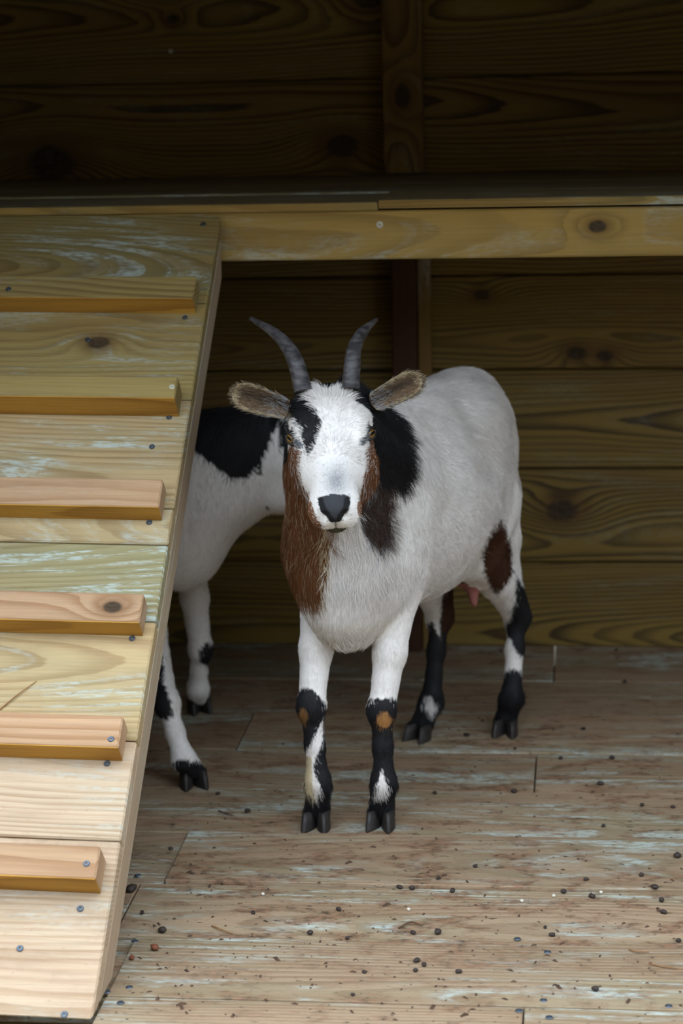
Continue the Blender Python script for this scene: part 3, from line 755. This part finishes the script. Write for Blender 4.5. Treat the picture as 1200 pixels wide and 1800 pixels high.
def col1(P, hair):
    n = len(P); part, pn = B1.part_of(P); px, py = proj(P)
    if hair: px = px+rng.normal(0, 2.6, n); py = py+rng.normal(0, 4., n)
    C = np.tile(WHITE, (n, 1)); ip = lambda k: inpoly(px, py, POL[k])
    is_ = lambda *k: np.isin(part, [pn.index(x) for x in k])
    body = is_('torso', 'neck'); rel = P[:, :2]-GO; s_ = rel@GF; l_ = rel@GL
    m_ = body & ip('dark') & (s_ > 0); C[m_] = np.array(lin(66, 48, 40))
    if hair: g = m_ & (rng.random(n) < .34); C[g] = GREY*.75
    C[body & ip('black') & (s_ > -.02)] = BLACK
    m_ = body & ip('brown_neck') & (s_ > .08); C[m_] = BROWN
    if hair:
        q = np.clip((525-px)/40, 0, 1); g = m_ & (rng.random(n) < q*.75); C[g] = DBROWN*1.25
        g = m_ & (px > 562) & (rng.random(n) < .45); C[g] = CREAM
        g = m_ & (rng.random(n) < .07); C[g] = CREAM*.7
    low = body & (P[:, 2] < .315) & (s_ > .15); C[low] = C[low]*.8+CREAM*.2
    C[(body | is_('hindL')) & ip('thigh') & (l_ > .0)] = DBROWN*.8
    m_ = is_('hindL'); C[m_ & ((py > 1178) | ip('hl_black'))] = BLACK
    m_ = is_('hindR'); k_ = m_ & ~ip('hr_white') & (P[:, 2] < .36); C[k_] = BLACK; C[k_ & (py < 1110) & (px > 775)] = DBROWN*.6; C[m_ & ip('hr_spot')] = WHITE
    C[body & (P[:, 2] < .36) & (s_ < -.13) & (l_ < 0) & (px > 778)] = DBROWN*.7
    m_ = is_('foreR'); C[m_ & (py > 1210+np.clip(px-548, 0, 30)*1.1)] = BLACK; w_ = m_ & ip('fr_white'); C[w_] = WHITE; C[w_ & (py > 1330) & (px < 549)] = CREAM*.9
    C[m_ & (((px-532)/9)**2+((py-1258)/13)**2 < 1)] = TAN*.5
    m_ = is_('foreL'); C[m_ & (py > 1228)] = BLACK; C[m_ & ip('fl_spot')] = WHITE; C[m_ & (((px-675)/14)**2+((py-1266)/13)**2 < 1)] = TAN
    m_ = is_('udder'); C[m_] = np.array(lin(60, 45, 41)); C[m_ & (P[:, 2] < .277)] = np.array(lin(150, 94, 86))
    hd = is_('head'); hr = (P-H1.P); ha, hw_, hdd = hr@H1.A, hr@H1.W, hr@H1.D
    back = hd & (ha < .012) & (hdd < -.045); C[back] = BLACK
    for k in ('h_brown', 'h_brown2'):
        m_ = hd & ip(k) & (hdd < -.012); C[m_] = BROWN*1.05
        if hair: g = m_ & (rng.random(n) < .10); C[g] = WHITE*.8
    for k in ('h_black', 'h_black2', 'h_black3'): C[hd & ip(k) & (hdd > -.09)] = BLACK
    q = np.exp(-((px-590)/22)**2-((py-846)/32)**2)*.65
    if hair: C[hd & (rng.random(n) < q)] = GREY*.55
    else: C[hd] = C[hd]*(1-1.3*q[hd, None])+GREY*.6*1.3*q[hd, None]
    # dark skin round the eyes
    for s in (-1, 1):
        dd = np.linalg.norm(P-H1(.071, s*.050, -.013), axis=1); m_ = hd & (dd < .0135); C[m_] = BLACK*1.6
        dd = np.linalg.norm((P-H1(.088, s*.0400, -.010))@np.stack([unit(H1.A-.7*s*H1.W), unit(.7*H1.A+s*H1.W)]).T/np.array([.008, .0028]), axis=1); m_ = hd & (dd < 1) & (hdd > -.04); C[m_] = GREY*.45
    pad = hd & pad1(ha, hw_, hdd); C[pad] = NOSE
    nx_ = np.abs(hw_)-.0108-.75*np.clip(hdd+.008, -.010, .010)
    nos = hd & (((nx_/.0066)**2+((hdd+.0080)/.0115)**2) < 1) & (ha > .176); C[nos] = BLACK*.5
    C[hd & (ha > .178) & (np.abs(hdd+.0440) < .0030)] = BLACK
    C[hd & (ha > .140) & (ha <= .182) & (np.abs(hdd+.0440-.10*(.182-ha)) < .0014)] = GREY*.3
    C[hd & (ha > .183) & (np.abs(hw_) < .0011) & (hdd < -.015)] = BLACK
    chin = hd & (ha > .160) & (hdd < -.0445); C[chin] = np.array(lin(74, 70, 52))
    under = hd & (hdd < -.07) & (ha > .03) & (px > 556) & (px < 622); C[under] = CREAM
    return C, np.array(pn)[part]
def pad1(ha, hw_, hdd):
    return (ha > .176) & (hdd > -.0180) & (np.abs(hw_) < .0172-1.3*np.clip(-.008-hdd, 0, 1)) & (ha+hdd*.35 > .176)
C1, _ = col1(V1, False); N1 = vnormals(V1, Q1)
O1 = (GO[0], GO[1], 0.)
goat1 = tag(empty('goat', O1), 'white goat with black and brown patches and horns facing the camera', 'goat')
link('body', quick_mesh('body', V1-np.array(O1), Q1, M_SKIN, C1), goat1)
for s in (-1, 1): add_eye(goat1, H1, s, O1)
hl = [at(530, 676, 2.738), at(521, 640, 2.748), at(505, 609, 2.768), at(479, 583, 2.80), at(441, 560, 2.85)]
hr_ = [at(617, 673, 2.738), at(619, 640, 2.748), at(624, 609, 2.768), at(638, 583, 2.80), at(661, 562, 2.85)]
for pts in (hl, hr_):
    pts = [np.array(pts[0])+(np.array(pts[0])-pts[1])*.35]+pts
    v, f_ = tube(pts, [.0128, .0120, .0112, .0092, .0068, .0030], 18, 1)
    link('horn', mesh_np('horn', np.array(v)-np.array(O1), f_, M_HORN), goat1)
EIN = np.array(lin(104, 82, 60)); EOUT = np.array(lin(42, 38, 38)); ERIM = np.array(lin(150, 132, 104))
ears = []
for b_, t_, hw_, inn, rim in ((at(506, 720, 2.728), at(411, 688, 2.745), .0172, EIN*.95, ERIM), (at(654, 708, 2.728), at(738, 664, 2.765), .0155, EIN*1.05, ERIM*1.1)):
    v, q_, c_ = ear_mesh(b_, t_, (0, 0, 1), (-.05 if hw_ > .016 else .05, -1, .1), hw_, .55, inn, EOUT, rim)
    link('ear', quick_mesh('ear', v-np.array(O1), q_, M_SKIN, c_), goat1); ears.append((v, q_, c_))
def put_hooves(parent, feet, O):
    for (f, d, kk) in feet:
        v, f_ = hoof_mesh(f, d, .037*kk, .026, .040*kk)
        link('hoof', mesh_np('hoof', np.array(v)-np.array(O), f_, M_HOOF), parent)
put_hooves(goat1, [((-.366, 2.838, 0), (-.05, -1), 1), ((-.2755, 2.846, 0), (-.1, -1), 1), (onfloor(738, 1300), (-.5, -1), 1), (onfloor(888, 1292), (-.12, -1), 1)], O1)
def field1(P, Nn, part, C):
    n = len(P); T = np.zeros((n, 3)); L = np.full(n, .013); lift = np.full(n, .34)
    T[:] = -AX1[0]*.85+np.array([0, 0, -.55])
    rel = P[:, :2]-GO; s_ = rel@GF
    nk = (part == 'neck') | ((part == 'torso') & (s_ > .14)); T[nk] = np.array([0, .25, -1.]); l_ = rel@GL; kk = nk & (l_ > .02) & (C.sum(1) < .3); T[kk] = np.array([.75, .45, -.8])
    L[part == 'neck'] = .022; L[(part == 'torso') & (s_ < -.05) & (P[:, 2] > .52)] = .018
    bc = nk & (np.abs(C-WHITE).sum(1) > .3); L[bc] = .022; lift[bc] = .26; L[kk] = .027; lift[kk] = .42
    lg = np.isin(part, ['foreR', 'foreL', 'hindR', 'hindL']); T[lg] = (0, 0, -1); L[lg] = .0085; lift[lg] = .28
    L[lg & (P[:, 2] < .075)] = .016
    u_ = part == 'udder'; L[u_] = .002
    br = (part == 'torso') & (P[:, 2] < .29) & (s_ > .1); L[br] = .02; lift[br] = .5
    hd = part == 'head'
    hr = P[hd]-H1.P; ha, hw_, hdd = hr@H1.A, hr@H1.W, hr@H1.D
    t = -H1.A*np.where(ha < .15, .5, 1.)[:, None]+H1.W*(np.sign(hw_)*np.clip(np.abs(hw_)/.03, 0, 1)*.9)[:, None]
    low = hdd < -.055; t[low] = np.array([0, .3, -1.]); T[hd] = t
    l = np.where((ha < .028) & (hdd > -.05), .017, np.where(ha < .05, .0115, np.where(ha < .12, .0085, .0052))); l = np.where(low & (ha > .03), .015, l); l = np.where(low & (ha > .165), .005, l); L[hd] = l; lf = np.full(len(ha), .3); lf[(ha < .028) & (hdd > -.05)] = .8; lift[hd] = lf
    return T, L, lift
def mask1(P, Nn):
    k = np.ones(len(P), bool)
    for s in (-1, 1): k &= np.linalg.norm(P-H1(.070, s*.0500, -.0140), axis=1) > .0150
    hr = P-H1.P; ha, hw_, hdd = hr@H1.A, hr@H1.W, hr@H1.D
    near = (np.abs(hw_) < .06) & (ha > 0) & (ha < .23) & (hdd > -.13)
    k &= ~(near & pad1(ha, hw_, hdd))
    k &= ~(near & (ha > .17) & (np.abs(hdd+.0440) < .004))
    return k
Ve = np.concatenate([V1]); fur1 = grow_fur('fur', goat1, O1, V1, Q1, N1, 260000, col1, field1, mask1, np.where(part1[Q1[:, 0]] == pn1.index('head'), 3., 1.))
for v, q_, c_ in ears:
    nn = vnormals(v, q_)
    def colE(P, hair, v=v, c_=c_):
        i = np.array([np.argmin(((v-p)**2).sum(1)) for p in P]); tt = np.clip((P-v[7])@unit(v[25*15+7]-v[7])/np.linalg.norm(v[25*15+7]-v[7]), 0, 1); cl = c_[i]*np.where(rng.random(len(P)) < .25, 1.8, rng.uniform(.5, 1.1, len(P)))[:, None]; g_ = rng.random(len(P)) < .55*np.clip(1-tt/.5, 0, 1); cl[g_] = GREY*.9; return cl, np.array(['ear']*len(P))
    e_ = unit(v[25*15+7]-v[7])
    grow_fur('ear_fur', goat1, O1, v, q_, nn, 4200, colE, lambda P, Nn, part, C, e_=e_: (np.tile(e_, (len(P), 1))+np.array([0, 0, .25])*rng.standard_normal((len(P), 1)), np.full(len(P), .009), np.full(len(P), .35)), lambda P, Nn: np.ones(len(P), bool))

# ---- the goat half hidden behind the ramp
th = math.radians(35); F2 = np.array([math.cos(th), -math.sin(th), 0]); L2 = np.array([math.sin(th), math.cos(th), 0])  # L2 = away from camera
O2 = (-.79, 3.31, 0.); C2f = np.array([-.645, 3.215, 0])
def W2(s, l, z): return C2f+F2*s+L2*l+np.array([0, 0, z])
AX2 = np.stack([F2, L2, [0, 0, 1.]])
B2 = Body()
B2.ell(W2(-.19, 0, .375), AX2, (.21, .105, .125), .03); B2.ell(W2(-.02, 0, .385), AX2, (.12, .082, .13), .05); B2.ell(W2(-.36, 0, .43), AX2, (.12, .08, .095), .04)
B2.cone(W2(-.40, 0, .495), W2(-.04, 0, .49), .035, .038, .05)
for s in (-1, 1): B2.ell(W2(-.01, s*.056, .38), AX2, (.06, .034, .10), .03)
B2.ell(W2(.045, 0, .32), AX2, (.06, .05, .06), .04)
HB2 = np.array([-.445, 3.16, .50])
B2.cone(W2(.0, 0, .44), HB2, .085, .055, .05, 'neck'); B2.cone(W2(.03, 0, .37), HB2+np.array([0, 0, -.05]), .075, .045, .05, 'neck')
f1, f2_ = onfloor(338, 1385)+np.array([0, .01, 0]), onfloor(352, 1255)+np.array([-.004, .01, 0])
leg_fore(B2, W2(.0, -.056, .31), at(292, 1235, 3.02), at(323, 1335, 2.99), f1, AX2, 'foreN'); leg_fore(B2, W2(.0, .056, .31), at(352, 1140, 3.31), at(348, 1210, 3.335), f2_, AX2, 'foreF')
for s, nm in ((-1, 'hindN'), (1, 'hindF')):
    leg_hind(B2, W2, AX2, s, W2(-.365, s*.048, .37), W2(-.45, s*.06, .18), W2(-.415, s*.06, .065), W2(-.39, s*.06, 0), nm)
B2.cone(W2(-.46, 0, .49), W2(-.52, 0, .46), .017, .011, .02)
H2 = HeadFrame((-.440, 3.150, .525), (-.405, 3.305, .405), (-1., .2, 0)); add_head(B2, H2)
V2, Q2 = B2.mesh(None, .0052); V2 = relax(V2, Q2, 1, .35); print('goat2', len(V2))
def col2(P, hair):
    n = len(P); part, pn = B2.part_of(P); px, py = proj(P)
    if hair: px = px+rng.normal(0, 3., n); py = py+rng.normal(0, 4., n)
    C = np.tile(WHITE, (n, 1)); is_ = lambda *k: np.isin(part, [pn.index(x) for x in k]); body = is_('torso', 'neck')
    C[body & inpoly(px, py, [(300, 600), (600, 600), (600, 740), (492, 735), (478, 765), (465, 800), (440, 838), (405, 840), (372, 815), (345, 795), (300, 770), (260, 700)])] = BLACK
    C[body & inpoly(px, py, [(490, 740), (520, 740), (560, 860), (506, 862), (489, 835)])] = BLACK
    m_ = is_('foreN'); C[m_ & ((py > 1338) | inpoly(px, py, [(230, 1150), (286, 1150), (288, 1200), (300, 1235), (305, 1260), (292, 1265), (270, 1262), (240, 1240)]))] = BLACK
    m_ = is_('foreF'); C[m_ & ((py > 1238) | inpoly(px, py, [(348, 1150), (360, 1132), (380, 1130), (375, 1175), (350, 1165)]))] = BLACK; C[m_ & (py < 1238)] *= .96
    C[is_('hindN', 'hindF') & (P[:, 2] < .22)] = BLACK
    hr = P-H2.P; C[is_('head')] = BLACK; C[is_('head') & (np.abs(hr@H2.W) < .02)] = WHITE
    return C, np.array(pn)[part]
cc2, _ = col2(V2, False); N2 = vnormals(V2, Q2)
goat2 = tag(empty('goat', O2), 'white and black goat half hidden behind the sloping ramp, in the shade', 'goat')
link('body', quick_mesh('body', V2-np.array(O2), Q2, M_SKIN, cc2), goat2)
for s in (-1, 1): add_eye(goat2, H2, s, O2)
for s in (-1, 1):
    b_ = H2(.03, s*.045, -.03); t_ = b_+H2.W*s*.075-H2.A*.03+np.array([0, 0, -.01])
    v, q_, c_ = ear_mesh(b_, t_, (0, 0, 1), H2.A+H2.D, .016, .5, EIN*.8, EOUT, ERIM); link('ear', quick_mesh('ear', v-np.array(O2), q_, M_SKIN, c_), goat2)
put_hooves(goat2, [(f1, (.35, -1), 1.05), (f2_, (.4, -.9), 1), (W2(-.39, -.06, 0), F2[:2], 1), (W2(-.39, .06, 0), F2[:2], 1)], O2)
def field2(P, Nn, part, C):
    n = len(P); T = np.tile(-F2*.8+np.array([0, 0, -.6]), (n, 1)); L = np.full(n, .013); lift = np.full(n, .34)
    T[part == 'neck'] = (0, 0, -1); lg = np.char.find(part.astype(str), 'fore') >= 0; lg |= np.char.find(part.astype(str), 'hind') >= 0
    T[lg] = (0, 0, -1); L[lg] = .009; hd = part == 'head'; T[hd] = -H2.A; L[hd] = .007
    return T, L, lift
grow_fur('fur', goat2, O2, V2, Q2, N2, 70000, col2, field2, lambda P, Nn: np.ones(len(P), bool))


# ------------------------------------------------------------------ droppings, crumbs and stalks
def pellet_mesh(seed, mat, r=.0045):
    bm = bmesh.new(); bmesh.ops.create_icosphere(bm, subdivisions=2, radius=r); rr = random.Random(seed)
    ph = [rr.uniform(0, 6) for _ in range(3)]
    for v in bm.verts:
        n = v.co.normalized(); k = 1+.10*math.sin(n.x*4+ph[0])+.08*math.sin(n.y*5+ph[1]); v.co = Vector((n.x*1.35, n.y*.95, n.z*.82))*r*k
    zmin = min(v.co.z for v in bm.verts)
    for v in bm.verts: v.co.z -= zmin
    for f in bm.faces: f.smooth = True
    me = bpy.data.meshes.new('goat_dropping'); bm.to_mesh(me); bm.free(); me.materials.append(mat); return me
PM = [pellet_mesh(i, M_DUNG) for i in range(4)]; PR = [pellet_mesh(9+i, M_DUNG2) for i in range(2)]
def floor_z(y):
    for y0, y1, sm, dz in rows:
        if y0 <= y < y1: return dz
    return 0.
def drop(me, px, py, sc, label, group):
    p = onfloor(px, py); z = floor_z(p[1])
    o = link('goat_dropping', me); o.location = (p[0], p[1], z+.0002); o.rotation_euler = (0, 0, random.uniform(0, 6.3)); o.scale = (sc*.85,)*3
    tag(o, label, 'dropping', group); return o
GD = 'dark droppings scattered on the floor'
drop(PM[0], 231, 1566, 1.7, 'large dark glossy dropping on the floor beside the lower end of the ramp', GD)
drop(PR[0], 272, 1672, 1.25, 'upper of two reddish brown droppings beside the foot of the ramp', 'reddish droppings by the ramp')
drop(PR[1], 232, 1688, .95, 'lower left one of two reddish brown droppings beside the foot of the ramp', 'reddish droppings by the ramp')
PLANK = ['the plank at the bottom edge of the picture', 'the second plank from the bottom edge', 'the third plank from the bottom edge', 'the plank just in front of the front hooves', 'the plank under the front hooves',
         'the plank just behind the front hooves', 'the plank under the hind hooves', 'the plank just behind the hind hooves', 'the plank against the back wall']
ORD = ['first', 'second', 'third', 'fourth', 'fifth', 'sixth', 'seventh', 'eighth', 'ninth', 'tenth', 'eleventh', 'twelfth', 'thirteenth', 'fourteenth', 'fifteenth', 'sixteenth', 'seventeenth', 'eighteenth', 'nineteenth', 'twentieth', 'last']
spots = [(769, 1641, 1.15), (726, 1641, .8), (1190, 1513, 1.2), (1127, 1546, .8), (1162, 1584, .9), (1166, 1605, .9), (1040, 1577, .9), (990, 1569, .9), (1150, 1568, 1.), (285, 1638, 1.2), (545, 1642, .9),
                   (732, 1693, .9), (745, 1700, .8), (730, 1710, .7), (806, 1712, .8), (1046, 1744, 1.), (958, 1631, .6), (970, 1645, .8), (795, 1567, .9), (724, 1563, .9), (702, 1561, .9), (770, 1551, .7),
                   (1128, 1419, .8), (1182, 1422, .7), (1060, 1455, .7), (903, 1395, 1.), (764, 1397, .8), (1055, 1380, 1.), (1075, 1335, 1.), (985, 1335, .8), (820, 1297, 1.), (1025, 1285, .8), (1098, 1200, .8), (1083, 1145, .7), (880, 1147, .7),
                   (435, 1430, 1.), (383, 1398, .7), (595, 1600, .8), (445, 1605, .7), (250, 1605, .7), (640, 1712, .6), (620, 1752, .6), (1192, 1655, .8), (1030, 1553, .7), (835, 1530, .7), (905, 1320, .6), (300, 1500, .8), (610, 1650, .6)]
byrow = {}
for px, py, sc in spots:
    y = onfloor(px, py)[1]; r_ = [i for i, q in enumerate(rows) if q[0] <= y < q[1]]; byrow.setdefault(r_[0] if r_ else 8, []).append((px, py, sc))
for r_, lst in byrow.items():
    lst.sort()
    for i, (px, py, sc) in enumerate(lst):
        lab = (ORD[min(i, 20)]+' dark dropping from the left on '+PLANK[r_]) if len(lst) > 1 else 'only dark dropping lying on '+PLANK[r_]
        drop(PM[(i*7+r_) % 4], px, py, sc, lab, GD)
# litter too small to count: crumbs of dung, bits of straw
V = []; F_ = []
feet_ = [(-.365, 2.83), (-.275, 2.84), (-.25, 3.2), (-.115, 3.24), (-.565, 2.97), (-.618, 3.33)]
for i in range(420):
    t = random.random()**.7; py = 1240+560*t; px = random.uniform(190, 1200); p = onfloor(px, py)
    if p[0] < -.53 or p[1] > 3.7: continue
    if min((p[0]-a)**2+(p[1]-b)**2 for a, b in feet_) < .045**2: continue
    z = floor_z(p[1])+.0002; r = random.uniform(.0006, .0022)*(1.6 if random.random() < .08 else 1); b = len(V)
    el = random.uniform(1, 2.6); a = random.uniform(0, 6.3); ca, sa = math.cos(a), math.sin(a)
    for x, y, zz in ((-el, -.5, 0), (el*.8, -.7, 0), (el, .6, 0), (-el*.7, .8, 0), (0, 0, 1.1)):
        V.append((p[0]+r*(x*ca-y*sa), p[1]+r*(x*sa+y*ca), z+r*zz))
    F_ += [(b, b+1, b+4), (b+1, b+2, b+4), (b+2, b+3, b+4), (b+3, b, b+4), (b+3, b+2, b+1, b)]
tag(link('floor_litter', mesh_np('floor_litter', V, F_, M_LITTER, False)), 'fine brown crumbs of dung and dirt strewn over the floor', 'litter', None, 'stuff')
def stalk(name, pts, r, mat, label, cat):
    v, f_ = tube(pts, [r]*(len(pts)-1)+[r*.5], 6); c = np.mean(pts, 0)
    return tag(link(name, mesh_np(name, np.array(v)-c, f_, mat), None, tuple(c)), label, cat)
def fl(px, py, dz=.0016): p = onfloor(px, py); return np.array([p[0], p[1], floor_z(p[1])+dz])
stalk('dry_stalk', [fl(372, 1628), fl(388, 1636, .003), fl(408, 1642)], .0009, M_STRAW, 'curved brown stalk on the floor to the right of the ramp foot', 'stalk')
stalk('dry_stalk', [fl(384, 1428), fl(398, 1434, .003), fl(410, 1437)], .0009, M_LITTER, 'short dark stalk on the floor in front of the hidden goat', 'stalk')
stalk('dry_stalk', [fl(1140, 1697), fl(1165, 1703, .002), fl(1200, 1707)], .0007, M_STRAW, 'thin stalk on the floor at the right edge of the picture', 'stalk')
stalk('dry_stalk', [fl(1105, 1672), fl(1120, 1678, .003), fl(1140, 1677)], .001, M_STRAW, 'short bent stalk on the pale plank near the right edge', 'stalk')
stalk('dry_stalk', [ramp_hit(-4, 1250, .0012), ramp_hit(30, 1222, .003), ramp_hit(64, 1197, .0012)], .0009, M_STRAW, 'straight dry stalk lying across a ramp board', 'stalk')
stalk('dry_stalk', [fl(700, 1632), fl(722, 1625, .004), fl(742, 1628)], .0011, M_LITTER, 'bent dark stalk in a tuft of litter on the floor', 'stalk')
wb = mesh_np('white_grain', *(lambda bm: ([tuple(v.co) for v in bm.verts], [tuple(v.index for v in f.verts) for f in bm.faces]))((lambda bm: (bmesh.ops.create_icosphere(bm, subdivisions=1, radius=.0026), bm.verts.index_update(), bm)[2])(bmesh.new())), M_WHITEBIT)
for i, (px, py) in enumerate(((462, 1573), (718, 1600), (917, 1585), (973, 1576), (1056, 1570))):
    p = onfloor(px, py); o = link('white_grain', wb); o.location = (p[0], p[1], floor_z(p[1])+.0022)
    tag(o, ('leftmost', 'second from the left', 'middle one', 'second from the right', 'rightmost')[i]+' of five tiny white grains on the floor planks', 'grain', 'white grains on the floor')
